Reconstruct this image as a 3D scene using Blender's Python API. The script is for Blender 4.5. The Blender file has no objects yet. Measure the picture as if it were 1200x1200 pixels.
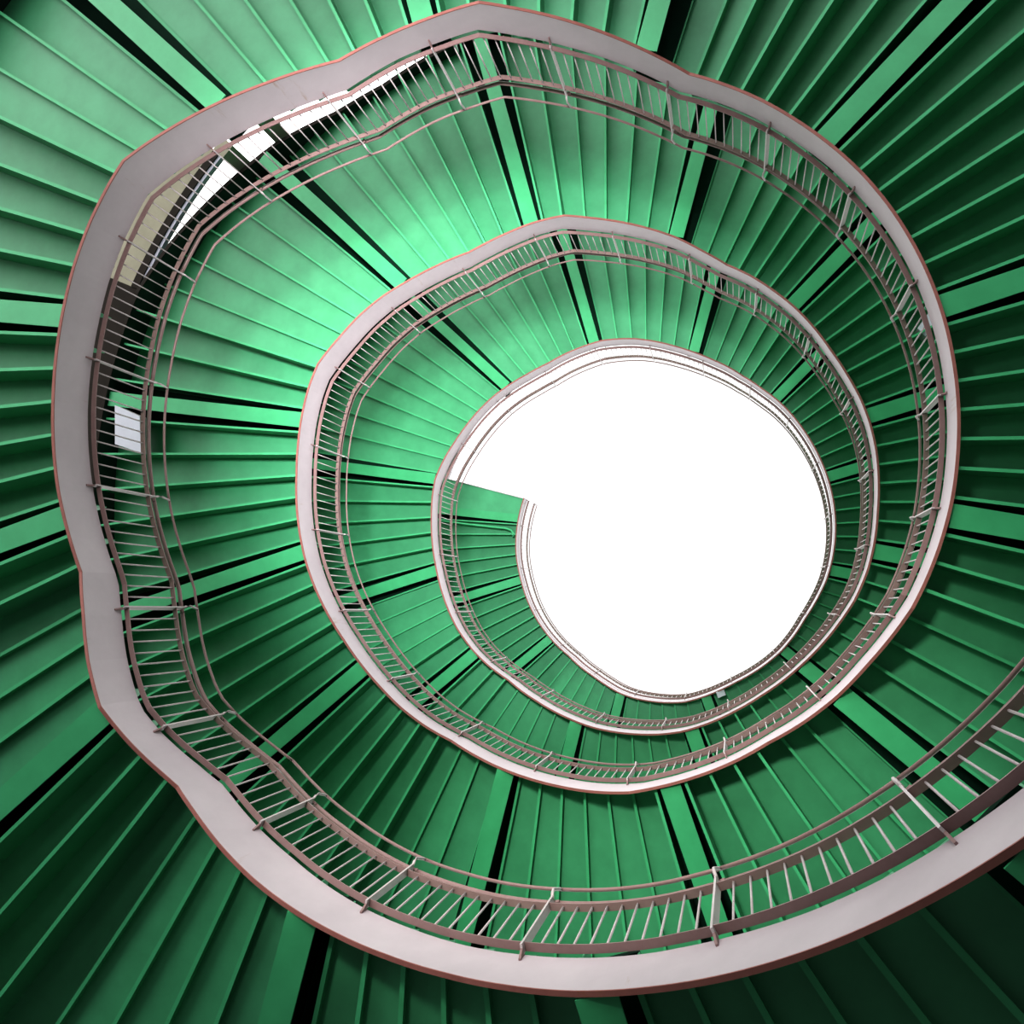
import bpy, math, random
from mathutils import Matrix, Vector
random.seed(7)
SC = bpy.context.scene
COL = SC.collection
PI = math.pi

# ------------------------------------------------------------------ measured plan and section of the stair
R = 4.5                     # metres, mean inner radius of the stair
H = 0.29773 * R             # railing unit (stringer foot to top flat bar), metres
OUT = 1.86 * R              # outer radius of the walkway
RS0, RSD = 36.0, 6.0        # inner radius against unrolled angle (degrees)
RS = [1.0002, 1.0002, 1.0001, 1.0005, 1.0002, 0.9997, 0.9968, 0.9924, 0.9894, 0.9888, 0.9905, 0.9933, 0.9962, 0.997, 0.9964, 0.9997, 1.0079, 1.0135, 1.0073, 0.9952, 0.9898, 0.9969, 1.0052, 1.0102, 1.0148, 1.021, 1.0275, 1.0341, 1.0376, 1.0363, 1.031, 1.0224, 1.0126, 1.0023, 0.9953, 0.9901, 0.9866, 0.9847, 0.9862, 0.9873, 0.9906, 0.9924, 0.994, 0.9965, 0.9986, 1.0014, 1.0027, 1.0055, 1.0084, 1.0094, 1.0094, 1.0093, 1.0089, 1.0081, 1.0078, 1.0076, 1.0084, 1.0072, 1.0053, 1.0029, 1.0006, 1.0023, 0.9998, 0.9956, 0.9934, 0.99, 0.9875, 0.9864, 0.9844, 0.9816, 0.9815, 0.9836, 0.9867, 0.9916, 0.9958, 0.9965, 0.9936, 0.9935, 0.9945, 1.0006, 1.0067, 1.0105, 1.0108, 1.0098, 1.0085, 1.0123, 1.0175, 1.0209, 1.0189, 1.0154, 1.0163, 1.012, 1.0013, 0.9946, 0.9908, 0.9865, 0.9873, 0.9904, 0.9889, 0.9861, 0.9881, 0.991, 0.9935, 0.9894, 0.9912, 0.9952, 0.996, 0.998, 0.9969, 0.9956, 1.0002, 1.008, 1.0123, 1.013, 1.011, 1.0101, 1.0133, 1.015, 1.0112, 1.0053, 1.0007, 0.9965, 0.9942, 0.9919, 0.9901, 0.9902, 0.989, 0.988, 0.9854, 0.9842, 0.9841, 0.9814, 0.9809, 0.9821, 0.9886, 0.9954, 1.0053, 1.0113, 1.0121, 1.012, 1.011, 1.0111, 1.0113, 1.0096, 1.0094, 1.0122, 1.0119, 1.0081, 1.0016, 0.9998, 0.9994, 0.9976, 0.9919, 0.986, 0.9869, 0.9891, 0.9901, 0.9918, 0.9946, 0.9963, 0.9918, 0.9868, 0.9849, 0.9859, 0.9907, 0.9931, 0.9937, 1.0008, 1.0044, 1.0063, 1.0094, 1.0123, 1.0152, 1.0172, 1.0183, 1.017, 1.0141, 1.009, 1.0021, 0.9965, 1.001, 1.0041, 1.0012, 0.9972, 0.9938, 0.9977, 1.0038, 1.0111, 1.0086, 1.0052, 1.0029, 0.9965, 0.9837, 0.9757, 0.9763, 0.9767, 0.9776, 0.9787, 0.9782, 0.9771, 0.9753, 0.9726, 0.9739, 0.9769, 0.9769, 0.976, 0.9752, 0.9745, 0.9745]
# flights and landings: unrolled angle, height of the stringer foot in railing units
KN = [(-60,1.0),(20,2.3),(36,2.70),(41.7,2.86),(66,3.59),(99,4.42),(124,5.05),(137.7,5.05),(156,5.37),(213,5.37),(244,6.1),(266,6.1),(294.5,7.04),(387,7.04),(414,7.9),(437,8.02),(474,9.17),(515,9.17),(563,9.12),(602.5,9.95),(625,9.95),(660,10.92),(745,10.92),(773,11.75),(793,11.8),(844.7,13.66),(866,13.66),(886,13.86),(911,13.86),(962,14.9),(980,14.9),(1025,15.85),(1098,15.75),(1120,16.3),(1157,17.0),(1180,17.9),(1207,19.2),(1300,19.4)]
DL = [-0.06, -0.05, -0.012, -0.016, -0.035, 0.003, 0.07, 0.051, 0.02, 0.029, 0.032, 0.039, 0.028, 0.04, 0.042, 0.035, 0.027, 0.005, -0.044, -0.043, -0.032, -0.044, -0.042, -0.028, -0.017, -0.022, -0.019, -0.005, 0.022, 0.043, 0.039, 0.028, 0.015, -0.001, -0.013, -0.015, -0.012, -0.007, 0.006, 0.022, 0.038, 0.042, 0.036, 0.037, 0.037, 0.036, 0.025, 0.017, 0.009, -0.004, -0.008, -0.011, -0.009, -0.012, -0.019, -0.022, -0.02, -0.021, -0.022, -0.024, -0.024, -0.023, -0.02, -0.019]
TH0, TH1 = 17.0, 1278.0

def lerp_list(x, x0, dx, ys):
    f = (x - x0) / dx
    if f <= 0: return ys[0]
    if f >= len(ys) - 1: return ys[-1]
    i = int(f); f -= i
    return ys[i] * (1 - f) + ys[i + 1] * f
def lerp_tab(x, tab):
    if x <= tab[0][0]: return tab[0][1]
    for (a, ya), (b, yb) in zip(tab, tab[1:]):
        if x <= b: return ya + (yb - ya) * (x - a) / (b - a)
    return tab[-1][1]
def rin(t): return lerp_list(t, RS0, RSD, RS) * R
def zst(t): return lerp_tab(t, KN) * H
def slope(t): return (zst(t + 1.5) - zst(t - 1.5)) / (math.radians(3) * R)
def dlt(t): return lerp_list(t, 36.0, 12.0, DL)
def zrail(t, h, shift): return zst(t + shift) + (h + dlt(t)) * H
def pol(t, r, z): a = math.radians(t); return (r * math.cos(a), r * math.sin(a), z)
def frange(a, b, d):
    n = max(1, int(round((b - a) / d)))
    return [a + (b - a) * i / n for i in range(n + 1)]

CAMP = Vector((0.50985 * R, 0.46804 * R, 0.0))
CM = Matrix(((0.967357, -0.014542, -0.252999), (-0.014542, 0.993521, -0.112711), (0.252999, 0.112711, 0.960879)))
def to_pixel(p):
    v = CM.transposed() @ (Vector(p) - CAMP)
    return 600 + 1000 * v.x / v.z, 600 + 1000 * v.y / v.z

# ------------------------------------------------------------------ materials
def new_mat(name):
    m = bpy.data.materials.new(name); m.use_nodes = True
    nt = m.node_tree; b = nt.nodes['Principled BSDF']
    return m, nt, b
def paint(name, col, col2, rough=0.45, scale=3.0, spec=0.4, rust=0.0, bump=0.0, rustcol=(0.25, 0.11, 0.03), streak=False):
    m, nt, b = new_mat(name)
    tc = nt.nodes.new('ShaderNodeTexCoord')
    n = nt.nodes.new('ShaderNodeTexNoise'); n.inputs['Scale'].default_value = scale; n.inputs['Detail'].default_value = 6
    n.inputs['Roughness'].default_value = 0.65
    nt.links.new(tc.outputs['Object'], n.inputs['Vector'])
    cr = nt.nodes.new('ShaderNodeValToRGB')
    cr.color_ramp.elements[0].position = 0.3; cr.color_ramp.elements[0].color = (*col2, 1)
    cr.color_ramp.elements[1].position = 0.72; cr.color_ramp.elements[1].color = (*col, 1)
    nt.links.new(n.outputs['Fac'], cr.inputs['Fac'])
    out = cr.outputs['Color']
    if rust > 0:
        n2 = nt.nodes.new('ShaderNodeTexNoise'); n2.inputs['Scale'].default_value = 1.3; n2.inputs['Detail'].default_value = 9
        n2.inputs['Roughness'].default_value = 0.75
        if streak:
            mpg = nt.nodes.new('ShaderNodeMapping'); mpg.inputs['Scale'].default_value = (1.9, 1.9, 0.22)
            nt.links.new(tc.outputs['Object'], mpg.inputs['Vector']); nt.links.new(mpg.outputs['Vector'], n2.inputs['Vector'])
        else:
            nt.links.new(tc.outputs['Object'], n2.inputs['Vector'])
        r2 = nt.nodes.new('ShaderNodeValToRGB')
        r2.color_ramp.elements[0].position = 0.66 - rust * 0.1; r2.color_ramp.elements[0].color = (0, 0, 0, 1)
        r2.color_ramp.elements[1].position = 0.74; r2.color_ramp.elements[1].color = (1, 1, 1, 1)
        nt.links.new(n2.outputs['Fac'], r2.inputs['Fac'])
        mx = nt.nodes.new('ShaderNodeMix'); mx.data_type = 'RGBA'
        mx.inputs[7].default_value = (*rustcol, 1)
        nt.links.new(r2.outputs['Color'], mx.inputs[0]); nt.links.new(out, mx.inputs[6])
        out = mx.outputs[2]
    nt.links.new(out, b.inputs['Base Color'])
    b.inputs['Roughness'].default_value = rough
    b.inputs['Specular IOR Level'].default_value = spec
    if bump:
        bp = nt.nodes.new('ShaderNodeBump'); bp.inputs['Strength'].default_value = bump; bp.inputs['Distance'].default_value = 0.01
        nt.links.new(n.outputs['Fac'], bp.inputs['Height']); nt.links.new(bp.outputs['Normal'], b.inputs['Normal'])
    return m
M_TREAD = paint('green_paint_plate', (0.082, 0.365, 0.188), (0.064, 0.298, 0.15), 0.42, 2.2, 0.45)
M_RIB = paint('green_paint_rib', (0.085, 0.46, 0.225), (0.07, 0.39, 0.18), 0.45, 4.0, 0.4)
M_BEAM = paint('green_paint_beam', (0.07, 0.41, 0.19), (0.055, 0.34, 0.155), 0.42, 2.5, 0.45)
M_GAP_SHADE = paint('dark_green_gap_shade', (0.004, 0.03, 0.016), (0.003, 0.02, 0.011), 0.8, 4.0, 0.1)  # shade of the recesses beside the beams, put into a near-black green
M_PLATE = paint('off_white_stringer_paint', (0.54, 0.475, 0.50), (0.47, 0.41, 0.435), 0.5, 1.6, 0.35, rust=0.45, rustcol=(0.30, 0.17, 0.07), streak=True)
M_FOOT = paint('red_primer_edge', (0.36, 0.15, 0.13), (0.28, 0.11, 0.095), 0.6, 5.0, 0.3, rust=0.5)
M_RAIL = paint('pinkish_rail_paint', (0.29, 0.19, 0.185), (0.235, 0.148, 0.143), 0.45, 5.0, 0.4, rust=0.3)
M_BAL = paint('pale_baluster_paint', (0.55, 0.49, 0.50), (0.46, 0.40, 0.40), 0.4, 8.0, 0.45, rust=0.3)
M_OUTER = paint('outer_stringer_shade_tone', (0.030, 0.055, 0.042), (0.02, 0.035, 0.03), 0.7, 2.0, 0.2)  # the outer band stands in shade; that darkness is put into its colour
M_BEIGE = paint('beige_render', (0.40, 0.36, 0.29), (0.33, 0.30, 0.24), 0.85, 2.0, 0.15)
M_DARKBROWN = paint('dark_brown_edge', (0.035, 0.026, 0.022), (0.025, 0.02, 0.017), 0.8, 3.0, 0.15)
M_LILAC = paint('pale_lilac_edge', (0.5, 0.46, 0.56), (0.45, 0.42, 0.5), 0.6, 3.0, 0.3)
M_CONC = paint('grey_concrete', (0.16, 0.16, 0.15), (0.12, 0.12, 0.115), 0.9, 1.2, 0.15)
M_GROUND = paint('shaded_ground', (0.06, 0.07, 0.065), (0.045, 0.055, 0.05), 0.9, 0.8, 0.1)  # ground under the stair, its shade put into the dark colour
M_PALE = paint('pale_building_render', (0.42, 0.36, 0.36), (0.36, 0.31, 0.31), 0.8, 1.0, 0.2)
def lamp_mat():
    m, nt, b = new_mat('light_diffuser')
    n = nt.nodes.new('ShaderNodeTexNoise'); n.inputs['Scale'].default_value = 3
    cr = nt.nodes.new('ShaderNodeValToRGB')
    cr.color_ramp.elements[0].color = (0.50, 0.48, 0.55, 1); cr.color_ramp.elements[1].color = (0.58, 0.56, 0.64, 1)
    nt.links.new(n.outputs['Fac'], cr.inputs['Fac']); nt.links.new(cr.outputs['Color'], b.inputs['Base Color'])
    nt.links.new(cr.outputs['Color'], b.inputs['Emission Color']); b.inputs['Emission Strength'].default_value = 0.08
    return m
M_LAMP = lamp_mat()

# ------------------------------------------------------------------ mesh helpers
class MB:
    def __init__(s): s.v = []; s.f = []; s.mi = []
    def add(s, vs, fs, mi=0):
        o = len(s.v); s.v += [tuple(p) for p in vs]
        for f in fs: s.f.append([o + i for i in f]); s.mi.append(mi)
    def build(s, name, mats, parent=None, smooth=False, origin=None):
        me = bpy.data.meshes.new(name)
        if not isinstance(mats, (list, tuple)): mats = [mats]
        o = bpy.data.objects.new(name, me)
        base = Vector((0, 0, 0))
        if parent is not None:
            q = parent
            while q is not None: base = base + q.location; q = q.parent
        elif origin is not None: base = Vector(origin); o.location = base
        me.from_pydata([tuple(Vector(p) - base) for p in s.v], [], s.f)
        for m in mats: me.materials.append(m)
        for p, i in zip(me.polygons, s.mi): p.material_index = i; p.use_smooth = smooth
        me.update()
        COL.objects.link(o)
        if parent is not None: o.parent = parent
        return o
    def sweep(s, rings, closed=True, caps=True, mi=0, mis=None):
        n = len(rings[0]); o = len(s.v)
        for r in rings: s.v += [tuple(p) for p in r]
        for i in range(len(rings) - 1):
            for j in range(n if closed else n - 1):
                k = (j + 1) % n
                s.f.append([o + i * n + j, o + i * n + k, o + (i + 1) * n + k, o + (i + 1) * n + j])
                s.mi.append(mis[j] if mis else mi)
        if caps and closed:
            s.f.append([o + j for j in range(n)][::-1]); s.mi.append(mi)
            s.f.append([o + (len(rings) - 1) * n + j for j in range(n)]); s.mi.append(mi)
    def tube(s, pts, rad, n=8, mi=0):
        pts = [Vector(p) for p in pts]; rings = []
        for i, p in enumerate(pts):
            d = (pts[min(i + 1, len(pts) - 1)] - pts[max(i - 1, 0)]).normalized()
            a = Vector((0, 0, 1)) if abs(d.z) < 0.9 else Vector((1, 0, 0))
            u = d.cross(a).normalized(); w = d.cross(u)
            rings.append([p + rad * (math.cos(2 * PI * j / n) * u + math.sin(2 * PI * j / n) * w) for j in range(n)])
        s.sweep(rings, mi=mi)
    def hexa(s, b4, t4, mi=0):
        s.add(list(b4) + list(t4), [[3, 2, 1, 0], [4, 5, 6, 7], [0, 1, 5, 4], [1, 2, 6, 5], [2, 3, 7, 6], [3, 0, 4, 7]], mi)

def tag(o, label, cat, group=None, kind=None):
    o['label'] = label; o['category'] = cat; o['kind'] = kind or 'thing'
    if group: o['group'] = group
def thing(name, loc, label, cat, group=None):
    o = bpy.data.objects.new(name, None); COL.objects.link(o); o.location = loc
    o.empty_display_size = 0.2
    tag(o, label, cat, group); return o

# ------------------------------------------------------------------ naming by clock position around the sky opening
TURN = ['lowest turn', 'second turn', 'third turn', 'top turn']
def turn_of(t): return min(3, max(0, int((t - 41.6) // 360)))
USED = set()
def clock(p, step, key):
    x, y = to_pixel(p)
    a = math.degrees(math.atan2(x - 790, -(y - 612))) % 360
    k = round(a * 2 / step)         # minutes on a 12 hour dial: 720 per 360 degrees
    for d in (0, 1, -1, 2, -2, 3, -3):
        m = ((k + d) * step) % 720
        if (key, m) not in USED:
            USED.add((key, m)); break
    hh = int(m // 60) or 12; mm = int(m % 60)
    return f"{hh}:{mm:02d}"

# ------------------------------------------------------------------ treads, ribs and beams of the soffit
BEAMS = [14.0, 41.6, 70.5, 101.0, 137.2, 164.0, 191.2, 227.0, 257.5, 288.0, 317.0, 346.0]
NPAN = [6, 6, 6, 7, 5, 5, 7, 6, 6, 6, 6, 6]
SKEW = [(0, -2.6), (14, -2.5), (42, -1.5), (70, 0.0), (101, 3.0), (137, 3.0), (164, -1.0), (191, -3.0), (227, -3.6), (257, -3.0), (288, -3.2), (317, -2.6), (346, -2.6), (360, -2.6)]
def skew(t): return lerp_tab(t % 360, SKEW)
def ray_out(t, r0, r1):
    """plan points of the line that leaves the inner edge at angle t, cut at radii r0 and r1"""
    a = math.radians(t); ri = rin(t); p = Vector((ri * math.cos(a), ri * math.sin(a)))
    b = math.radians(t + skew(t)); d = Vector((math.cos(b), math.sin(b)))
    def at(r):
        B = p.dot(d); return p + d * (-B + math.sqrt(max(0, B * B - ri * ri + r * r)))
    return at(r0), at(r1)
PLATE_UP, RIB_UP = 0.47, 0.06
IN_GAP = 0.012
def blade(mb, t, z0, z1, dt_w, mi=0, r1=OUT - 0.03):
    """upright radial plate at angle t from z0 to z1, dt_w thick (m)"""
    a, b = ray_out(t, rin(t) + IN_GAP, r1)
    d = (b - a).normalized(); n = Vector((-d.y, d.x)) * dt_w / 2
    q = [a - n, b - n, b + n, a + n]
    mb.hexa([(p.x, p.y, z0) for p in q], [(p.x, p.y, z1) for p in q], mi)
def strip(mb, t, off0, off1, z0, z1, mi=0, r1=OUT - 0.03):
    """flat radial strip beside the line at angle t, from off0 to off1 metres across it"""
    a, b = ray_out(t, rin(t) + IN_GAP, r1)
    d = (b - a).normalized(); n = Vector((-d.y, d.x))
    q = [a + n * off0, b + n * off0, b + n * off1, a + n * off1]
    mb.hexa([(p.x, p.y, z0) for p in q], [(p.x, p.y, z1) for p in q], mi)

beams_u = []
for k in range(4):
    for i, b in enumerate(BEAMS):
        beams_u.append((b + 360 * k, NPAN[i], i))
beams_u = [b for b in beams_u if 14 <= b[0] <= 1320]
HALF = 1.5; GAP = 0.98

def make_beam(t, extra_end=False):
    c = pol(t, rin(t) + 1.5, zst(t))
    tn = turn_of(t)
    e = thing('support_beam', c, f"flat green beam under the {TURN[tn]}, at the {clock(pol(t, rin(t) + 0.4, zst(t)), 10, ('beam', tn))} clock position", 'beam', f'support beams under the {TURN[tn]}')
    zb = zst(t) + 0.03
    m = MB(); strip(m, t, -0.125, 0.125, zb, zb + 0.015); m.build('bottom_flange', M_BEAM, e)
    m = MB(); blade(m, t, zb + 0.015, zb + 0.50, 0.02); m.build('web', M_GAP_SHADE, e)
    m = MB(); w2 = math.radians(HALF + GAP) * R
    p = ray_out(t - HALF - GAP, rin(t) + IN_GAP, OUT - 0.02); q = ray_out(t + HALF + GAP, rin(t) + IN_GAP, OUT - 0.02)
    quad = [p[0], p[1], q[1], q[0]]; zc = max(zst(t - 2), zst(t + 2)) + PLATE_UP
    m.hexa([(v.x, v.y, zc) for v in quad], [(v.x, v.y, zc + 0.05) for v in quad]); m.build('gap_shade_plate', M_GAP_SHADE, e)  # dark sheet added above the beam to blacken the gaps beside it
    return e

def make_section(ta, tb, n, tn, endpiece=False):
    tm = (ta + tb) / 2
    c = pol(tm, rin(tm) + 1.8, zst(tm))
    rise = zst(tb) - zst(ta)
    look = 'stepped' if rise > 0.35 else ('flat ribbed' if rise < 0.12 else 'slightly stepped')
    e = thing('stair_flight', c, f"{look} green underside of the {TURN[tn]}, at the {clock(pol(tm, rin(tm) + 0.5, zst(tm)), 10, ('fl', tn))} clock position", 'stair flight', f'stair undersides of the {TURN[tn]}')
    a0, b0 = ta + HALF + GAP, tb - HALF - GAP
    bd = [a0 + (b0 - a0) * i / n for i in range(n + 1)]
    zs = [zst((bd[i] + bd[i + 1]) / 2) for i in range(n)]
    for i in range(n):
        l, r = bd[i], bd[i + 1]
        if i == 0: l -= 0.1
        if i == n - 1: r += 0.1
        z = zs[i] + PLATE_UP
        m = MB()
        p = ray_out(l, rin(l) + IN_GAP, OUT - 0.02); q = ray_out(r, rin(r) + IN_GAP, OUT - 0.02)
        quad = [p[0], p[1], q[1], q[0]]
        m.hexa([(v.x, v.y, z) for v in quad], [(v.x, v.y, z + 0.05) for v in quad])
        m.build('tread', M_TREAD, e)
    for i in range(n + 1):
        zl = zs[max(i - 1, 0)]; zr = zs[min(i, n - 1)]
        st = abs(zr - zl) > 0.05
        s_here = slope(bd[i])
        flat = s_here < 0.12
        zbot = min(zl, zr) + (RIB_UP if flat else 0.39)
        ztop = max(zl, zr) + PLATE_UP + 0.01
        if i in (0, n): ztop += 0.22
        m = MB()
        blade(m, bd[i], zbot, ztop, 0.012, 1)
        strip(m, bd[i], -0.016, 0.02, zbot - 0.008, zbot, 0)
        m.build('rib', [M_RIB, M_TREAD], e)
    return e


for k, ((t, n, i), nxt) in enumerate(zip(beams_u, beams_u[1:])):
    if t > 1275: break
    te = 1269.6 if 1270 < t < 1273 else t
    tb = 1269.6 if 1270 < nxt[0] < 1273 else nxt[0]
    make_beam(te)
    if tb <= 1272: make_section(te, tb, n, turn_of((te + tb) / 2))
# the plain last plate, where the stair stops against the sky
tl, tr = 1269.65, TH1 + 0.3
e = thing('end_plate', pol((tl + tr) / 2, rin(tl) + 1.8, zst(tr)), 'plain smooth green plate where the top turn stops against the white sky', 'end plate')
p = ray_out(tl, rin(tl) + IN_GAP, OUT); q = ray_out(tr, rin(tr) + IN_GAP, OUT)
m = MB(); quad = [p[0], p[1], q[1], q[0]]; z = zst(tr) + 0.12
m.hexa([(v.x, v.y, z) for v in quad], [(v.x, v.y, z + 0.05) for v in quad]); m.build('plate', M_TREAD, e)
m = MB(); strip(m, tr, -0.02, 0.0, z - 0.03, z + 0.25, r1=OUT); m.build('edge_strip', M_PLATE, e)

OLIFT = [(570, 0.0), (588, 0.10), (596, 0.27), (613, 0.2), (622, 0.0)]
# ------------------------------------------------------------------ stringers (a band of steel along the inner and the outer edge)
def band_angles(a, b, step=1.0):
    ts = set(frange(a, b, step)) | {k for k, _ in KN if a < k < b} | {k - 1.75 for k, _ in KN if a < k - 1.75 < b}
    return sorted(ts)
cuts = [TH0, 401.6, 761.6, 1121.6, TH1 + 0.4]
for k in range(4):
    a, b = cuts[k], cuts[k + 1]
    c = pol((a + b) / 2, rin((a + b) / 2), zst((a + b) / 2))
    look = ['rust-streaked pinkish white', 'pale pinkish grey', 'pale lilac white', 'almost white'][k]
    e = thing('inner_stringer', c, f"{look} curved steel band along the inner edge of the {TURN[k]}", 'stringer')
    rings = []; foot = []
    for t in band_angles(a, b):
        r = rin(t); z0 = zst(t); z1 = zrail(t, 0.3243, 1.75)
        rings.append([pol(t, r - 0.030, z0), pol(t, r - 0.008, z0), pol(t, r - 0.008, z1), pol(t, r - 0.030, z1)])
        foot.append([pol(t, r - 0.031, z0 - 0.012), pol(t, r + 0.002, z0 - 0.012), pol(t, r + 0.002, z0 - 0.001), pol(t, r - 0.031, z0 - 0.001)])
    m = MB(); m.sweep(rings); m.build('plate', M_PLATE, e)
    m = MB(); m.sweep(foot); m.build('foot_edge', M_FOOT, e)['label'] = 'reddish painted lower edge'
    # outer stringer
    c = pol((a + b) / 2, OUT, zst((a + b) / 2))
    e = thing('outer_stringer', c, f"dark green grey steel band along the outer edge of the {TURN[k]}", 'stringer')
    rings = []; foot = []
    for t in band_angles(a, b, 2.0):
        z0 = zst(t) - 0.02 + lerp_tab(t, OLIFT) * H; z1 = zst(t) + 0.66
        rings.append([pol(t, OUT - 0.01, z0), pol(t, OUT + 0.03, z0), pol(t, OUT + 0.03, z1), pol(t, OUT - 0.01, z1)])
        foot.append([pol(t, OUT - 0.02, z0 - 0.015), pol(t, OUT + 0.05, z0 - 0.015), pol(t, OUT + 0.05, z0), pol(t, OUT - 0.02, z0)])
    m = MB(); m.sweep(rings); m.build('plate', M_OUTER, e)
    m = MB(); m.sweep(foot); m.build('foot_edge', M_DARKBROWN, e)

# ------------------------------------------------------------------ railing, one bay from post to post
POSTS = [12.6, 28.5, 44.0, 61.0, 78.0, 96.2, 114.2, 132.7, 150.7, 169.0, 187.0, 204.3, 221.8, 239.3, 257.0, 274.0, 291.0, 308.0, 324.0, 340.5, 356.8]
posts = sorted(p + 360 * k for p in POSTS for k in range(4))
posts = [p for p in posts if 12 <= p < TH1 - 2] + [TH1]
IN_K, IN_N, IN_B = 0.030, 0.058, 0.068
def bar_ring(t, rc, w, z, hgt):
    return [pol(t, rc - w / 2, z), pol(t, rc + w / 2, z), pol(t, rc + w / 2, z + hgt), pol(t, rc - w / 2, z + hgt)]
def bay_angles(a, b, sh):
    ts = set(frange(a, b, 1.5)) | {k - sh for k, _ in KN if a < k - sh < b}
    return sorted(ts)
Z_T = lambda t: zrail(t, 0.3243, 1.75)
Z_2 = lambda t: zrail(t, 0.9525, 1.08)
Z_K = lambda t: zrail(t, 1.0718, 2.0)
Z_N = lambda t: zrail(t, 1.2606, 2.07)
def make_bay(a, b, last=False):
    tm = (a + b) / 2; tn = turn_of(tm)
    c = pol(a, rin(a) - IN_B, Z_T(a))
    vis = clock(pol(tm, rin(tm), Z_2(tm)), 10, ('bay', tn))
    e = thing('railing_bay', c, f"pinkish barred railing bay of the {TURN[tn]}, at the {vis} clock position", 'railing', f'railing bays of the {TURN[tn]}')
    m = MB(); m.sweep([bar_ring(t, rin(t) - IN_B, 0.056, Z_T(t) + 0.035, 0.012) for t in bay_angles(a, b, 1.75)]); m.build('bottom_rail', M_RAIL, e)
    m = MB(); m.sweep([bar_ring(t, rin(t) - IN_B, 0.056, Z_2(t), 0.012) for t in bay_angles(a, b, 1.08)]); m.build('top_rail', M_RAIL, e)
    m = MB(); m.tube([pol(t, rin(t) - IN_K, Z_K(t)) for t in bay_angles(a, b, 2.0)], 0.024, 10); m.build('handrail', M_RAIL, e, smooth=True)
    m = MB(); m.tube([pol(t, rin(t) - IN_N, Z_N(t)) for t in bay_angles(a, b, 2.07)], 0.0155, 8); m.build('upper_guide_rail', M_RAIL, e, smooth=True)
    nb = 10
    for i in range(1, nb + 1):
        t = a + (b - a) * i / (nb + 1)
        r = rin(t) - IN_B - 0.004
        m = MB(); m.tube([pol(t, r, Z_T(t) + 0.046), pol(t, r, Z_2(t) + 0.001)], 0.0085, 6); m.build('baluster', M_BAL, e, smooth=True)
    for t in ([a, b] if last else [a]):
        zt, z2, zk, zn = Z_T(t), Z_2(t), Z_K(t), Z_N(t)
        r = rin(t) - IN_B; dth = math.degrees(0.008 / r)
        m = MB()
        q = [(t - dth, r - 0.036), (t + dth, r - 0.036), (t + dth, r + 0.030), (t - dth, r + 0.030)]
        m.hexa([pol(x, y, zt - 0.02) for x, y in q], [pol(x, y, zk - 0.05) for x, y in q])
        post = m.build('post', M_BAL, e)
        # tapered foot lapped on the stringer face
        m = MB(); r2 = rin(t) - 0.03
        q0 = [(t - dth, r2 - 0.012), (t + dth, r2 - 0.012), (t + dth, r2), (t - dth, r2)]
        q1 = [(t - dth, r2 - 0.055), (t + dth, r2 - 0.055), (t + dth, r2), (t - dth, r2)]
        m.hexa([pol(x, y, zt - 0.10) for x, y in q0], [pol(x, y, zt - 0.0) for x, y in q1])
        m.build('bracket', M_RAIL, post)
        # saddle under the handrail and bent arm that carries the upper guide rail
        m = MB(); rk = rin(t) - IN_K
        m.tube([pol(t - 0.55, rk - 0.012, zk - 0.028), pol(t + 0.55, rk - 0.012, zk - 0.028)], 0.022, 6)
        m.build('saddle', M_RAIL, post)
        m = MB()
        m.tube([pol(t, r - 0.01, zk - 0.06), pol(t, r - 0.05, zk - 0.03), pol(t, r - 0.06, zk + 0.03), pol(t, rin(t) - IN_N - 0.012, zn - 0.03), pol(t, rin(t) - IN_N, zn)], 0.013, 6)
        m.build('bent_arm', M_BAL, post, smooth=True)
    return e

for a, b in zip(posts, posts[1:]):
    make_bay(a, b, last=(b == TH1))

# ------------------------------------------------------------------ things outside and on the soffits
def light_box(q, z, hgt, label):
    c = Vector((0, 0, 0))
    for t, r in q: c += Vector(pol(t, r * R, z)) / 4
    e = thing('ceiling_light', c, label, 'light', 'box lights under the stair')
    m = MB(); m.hexa([pol(t, r * R, z) for t, r in q], [pol(t, r * R, z + 0.02) for t, r in q]); m.build('diffuser', M_LAMP, e)
    m = MB(); m.hexa([pol(t, r * R, z + 0.02) for t, r in q], [pol(t, r * R, z + hgt) for t, r in q]); m.build('housing', M_PLATE, e)
light_box([(549.0, 1.79), (548.0, 1.67), (543.2, 1.64), (544.2, 1.76)], 9.04 * H, 0.26, 'white rectangular light box seen between the railing bars at far left')
light_box([(694.0, 1.29), (692.4, 1.36), (694.0, 1.37), (695.8, 1.30)], zst(693) + 0.1, 0.29, 'small pale light box under the second turn, seen through the right railing')
light_box([(1146.9, 0.995), (1144.2, 0.995), (1144.4, 1.03), (1147.0, 1.03)], zst(1145) + 0.02, 0.3, 'tiny grey white light box under the top turn, just below the sky opening')

# drain pipe under the top turn
pp = [pol(t, r * R, zst(1265) + 0.10) for t, r in ((1265.9, 1.62), (1265.4, 1.35), (1265.1, 1.06), (1264.6, 1.02), (1263.4, 1.0), (1262.0, 1.0))]
m = MB(); m.tube(pp, 0.035, 10)
o = m.build('drain_pipe', M_RIB, smooth=True, origin=pp[1]); tag(o, 'thin pale green pipe bending along the underside near the end of the top turn', 'pipe')

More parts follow.
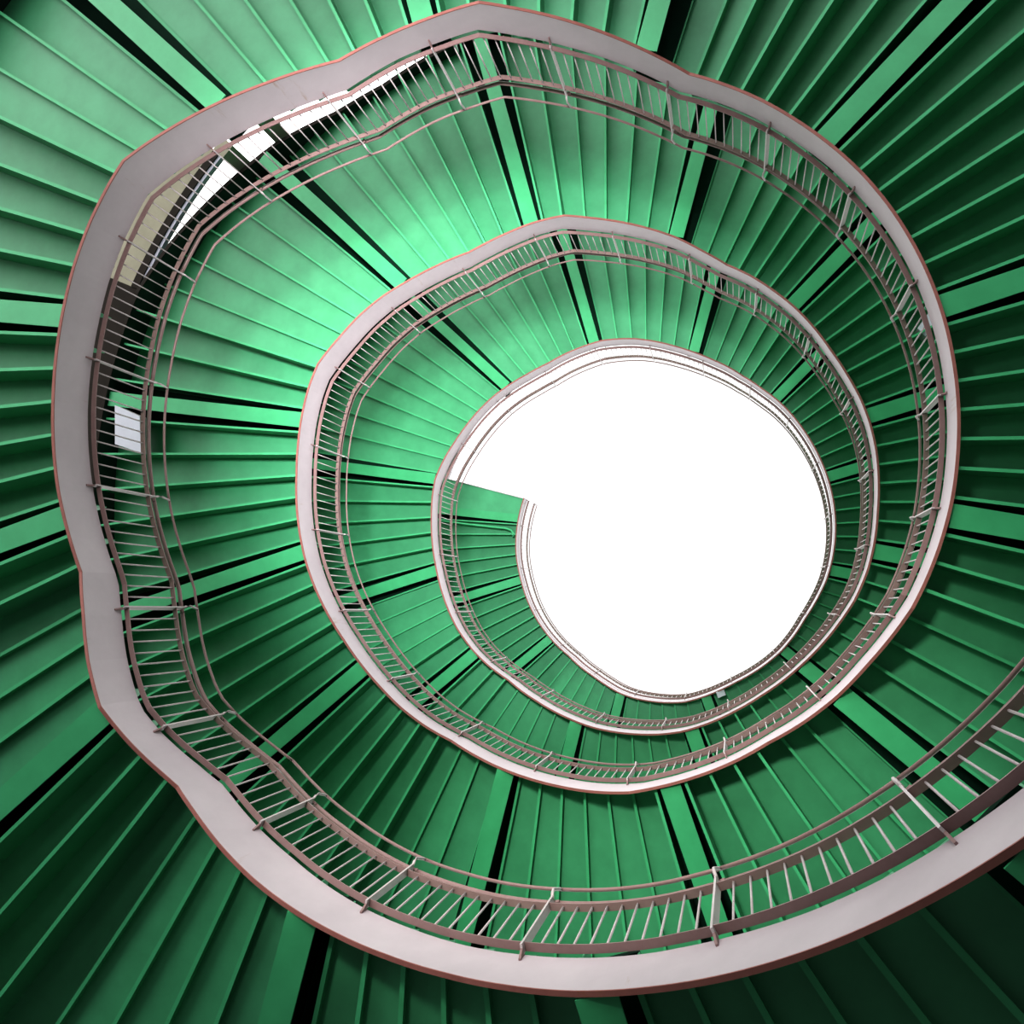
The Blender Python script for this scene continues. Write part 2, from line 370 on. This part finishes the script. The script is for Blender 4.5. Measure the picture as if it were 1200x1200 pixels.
# landing of the building beside the second turn: slab, edge beam, columns
def arc_box(a, b, r0, r1, z0, z1, step=2.0):
    m = MB(); m.sweep([[pol(t, r0, z0), pol(t, r1, z0), pol(t, r1, z1), pol(t, r0, z1)] for t in frange(a, b, step)]); return m
zs_ = 9.3 * H
e = thing('landing_slab', pol(205, 2.2 * R, zs_), 'beige slab under a dark edge beam, seen through the upper left railing', 'slab')
arc_box(203.5, 222, 1.95 * R, 2.9 * R, zs_, zs_ + 0.3).build('slab', M_BEIGE, e)
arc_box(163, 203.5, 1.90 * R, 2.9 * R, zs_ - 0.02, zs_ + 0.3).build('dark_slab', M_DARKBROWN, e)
arc_box(203.5, 222, 1.917 * R, 1.95 * R, zs_ - 0.04, zs_ + 0.1).build('edge_beam', M_DARKBROWN, e)
arc_box(205, 222, 1.903 * R, 1.917 * R, zs_ - 0.02, zs_ + 0.06).build('edge_trim', M_LILAC, e)
for tc, lab in ((222.9, 'grey beige post standing across the bright gap in the upper left railing'), (228.6, 'grey beige post at the left end of the long bright gap in the railing')):
    a = math.radians(tc); c = Vector(pol(tc, 1.93 * R, 0)); m = MB()
    w = 0.14; u = Vector((math.cos(a), math.sin(a), 0)); n = Vector((-u.y, u.x, 0))
    q = [c + u * w + n * w, c - u * w + n * w, c - u * w - n * w, c + u * w - n * w]
    m.hexa([p + Vector((0, 0, zs_)) for p in q], [p + Vector((0, 0, zs_ + 1.6)) for p in q])
    o = m.build('post', M_BEIGE, origin=(c.x, c.y, zs_)); o.name = 'outer_post'; tag(o, lab, 'post', 'posts beside the stair')

# pale building rising beyond the top of the stair
e = thing('building', pol(214, 2.0 * R, 20 * H), 'pale overexposed building top beyond the third turn railing, upper left of the sky opening', 'building')
arc_box(196, 224, 1.98 * R, 2.5 * R, 19.5 * H, 23.1 * H).build('facade', M_PALE, e)
arc_box(227, 234, 2.02 * R, 2.4 * R, 19.5 * H, 23.9 * H).build('stair_tower', M_PALE, e)
for zz in (22.3, 22.9):
    arc_box(197, 225, 1.965 * R, 1.985 * R, zz * H, zz * H + 0.25).build('ledge', M_PLATE, e)

# ------------------------------------------------------------------ unseen ground, shaped for the light
def disc(r0, r1, z, n=64):
    m = MB()
    vs = [(r * math.cos(2 * PI * i / n), r * math.sin(2 * PI * i / n), z) for r in (r0, r1) for i in range(n)]
    m.add(vs, [[i, n + i, n + (i + 1) % n, (i + 1) % n] for i in range(n)]); return m
o = disc(0.01, 4.0, -1.59).build('ground_bounce_disc', M_CONC); o['kind'] = 'structure'  # unseen lighter disc, added to bounce light up the well
o = disc(0.01, 20.0, -1.6).build('ground', M_GROUND); o['kind'] = 'structure'; o.location = (7.0, 10.0, 0.0)  # unseen ground, sized and shifted to block low light from the world lobe

# ------------------------------------------------------------------ world, lamps, camera
LOBE = 1.2
w = bpy.data.worlds.new('sky'); SC.world = w; w.use_nodes = True
nt = w.node_tree; bg = nt.nodes['Background']
tc = nt.nodes.new('ShaderNodeTexCoord'); sp = nt.nodes.new('ShaderNodeSeparateXYZ'); cr = nt.nodes.new('ShaderNodeValToRGB')
nt.links.new(tc.outputs['Generated'], sp.inputs[0])
mp = nt.nodes.new('ShaderNodeMapRange'); mp.inputs[1].default_value = -1; mp.inputs[2].default_value = 1
nt.links.new(sp.outputs['Z'], mp.inputs[0]); nt.links.new(mp.outputs[0], cr.inputs['Fac'])
els = cr.color_ramp.elements
els[0].position = 0.5; els[0].color = (0.02, 0.025, 0.022, 1)
els[1].position = 1.0; els[1].color = (1, 1, 1, 1)
x = els.new(0.56); x.color = (0.25, 0.26, 0.26, 1)
x = els.new(0.955); x.color = (1, 1, 1, 1)
x = els.new(0.975); x.color = (0.43, 0.43, 0.435, 1)
els[len(els) - 1].color = (0.43, 0.43, 0.435, 1)
x = els.new(0.8); x.color = (1, 1, 1, 1)
# bright open horizon on one side of the stair
dp = nt.nodes.new('ShaderNodeVectorMath'); dp.operation = 'DOT_PRODUCT'
dp.inputs[1].default_value = Vector((-0.36, -0.74, -0.56)).normalized()
nt.links.new(tc.outputs['Generated'], dp.inputs[0])
lb = nt.nodes.new('ShaderNodeMapRange'); lb.interpolation_type = 'SMOOTHSTEP'
lb.inputs[1].default_value = 0.55; lb.inputs[2].default_value = 0.95; lb.inputs[3].default_value = 0.0; lb.inputs[4].default_value = LOBE
nt.links.new(dp.outputs['Value'], lb.inputs[0])
ad = nt.nodes.new('ShaderNodeMix'); ad.data_type = 'RGBA'; ad.blend_type = 'ADD'; ad.clamp_result = False; ad.inputs[0].default_value = 1.0
nt.links.new(cr.outputs['Color'], ad.inputs[6]); nt.links.new(lb.outputs[0], ad.inputs[7])
nt.links.new(ad.outputs[2], bg.inputs['Color'])
bg.inputs['Strength'].default_value = 2.8

def lamp(name, kind, loc, energy, col=(1, 1, 1), target=None, **kw):
    l = bpy.data.lights.new(name, kind); l.energy = energy; l.color = col
    for k, v in kw.items(): setattr(l, k, v)
    o = bpy.data.objects.new(name, l); COL.objects.link(o); o.location = loc
    if target is not None:
        o.rotation_euler = (Vector(target) - Vector(loc)).to_track_quat('-Z', 'Y').to_euler()
    return o

lamp('plaza_bounce', 'AREA', (-22, -15, -1.5), 1500, (1.0, 0.99, 0.96), target=(-22, -15, 10), shape='RECTANGLE', size=26, size_y=26)
lamp('added_well_fill', 'SPOT', (-1.9, -1.9, -1.3), 800, (1.0, 0.98, 0.95), target=(-1.2, -0.8, 12), spot_size=math.radians(92), spot_blend=1.0, shadow_soft_size=0.8)  # added wide fill from below, no real fixture
lamp('added_far_side_fill', 'SPOT', (-1.0, -2.5, -1.3), 6000, (1.0, 0.98, 0.9), target=(1.6, 4.6, 12), spot_size=math.radians(44), spot_blend=1.0, shadow_soft_size=0.8)  # added fill for the second turn's near soffit, no real fixture
lamp('added_narrow_fill', 'SPOT', (1.2, -1.2, -1.3), 24000, (1.0, 0.99, 1.0), target=(-3.0, -1.3, 19), spot_size=math.radians(42), spot_blend=1.0, shadow_soft_size=0.8)  # added narrow fill that brightens the upper turns, no real fixture
cam = bpy.data.cameras.new('camera'); cam.lens = 30.0; cam.sensor_width = 36.0; cam.clip_start = 0.05; cam.clip_end = 300
co = bpy.data.objects.new('camera', cam); COL.objects.link(co)
rot = Matrix(((CM[0][0], -CM[0][1], -CM[0][2]), (CM[1][0], -CM[1][1], -CM[1][2]), (CM[2][0], -CM[2][1], -CM[2][2])))
co.matrix_world = Matrix.Translation(CAMP) @ rot.to_4x4()
SC.camera = co
SC.view_settings.view_transform = 'Standard'; SC.view_settings.look = 'None'
SC.view_settings.exposure = 0.2; SC.view_settings.gamma = 0.80
SC.cycles.max_bounces = 8; SC.cycles.diffuse_bounces = 5
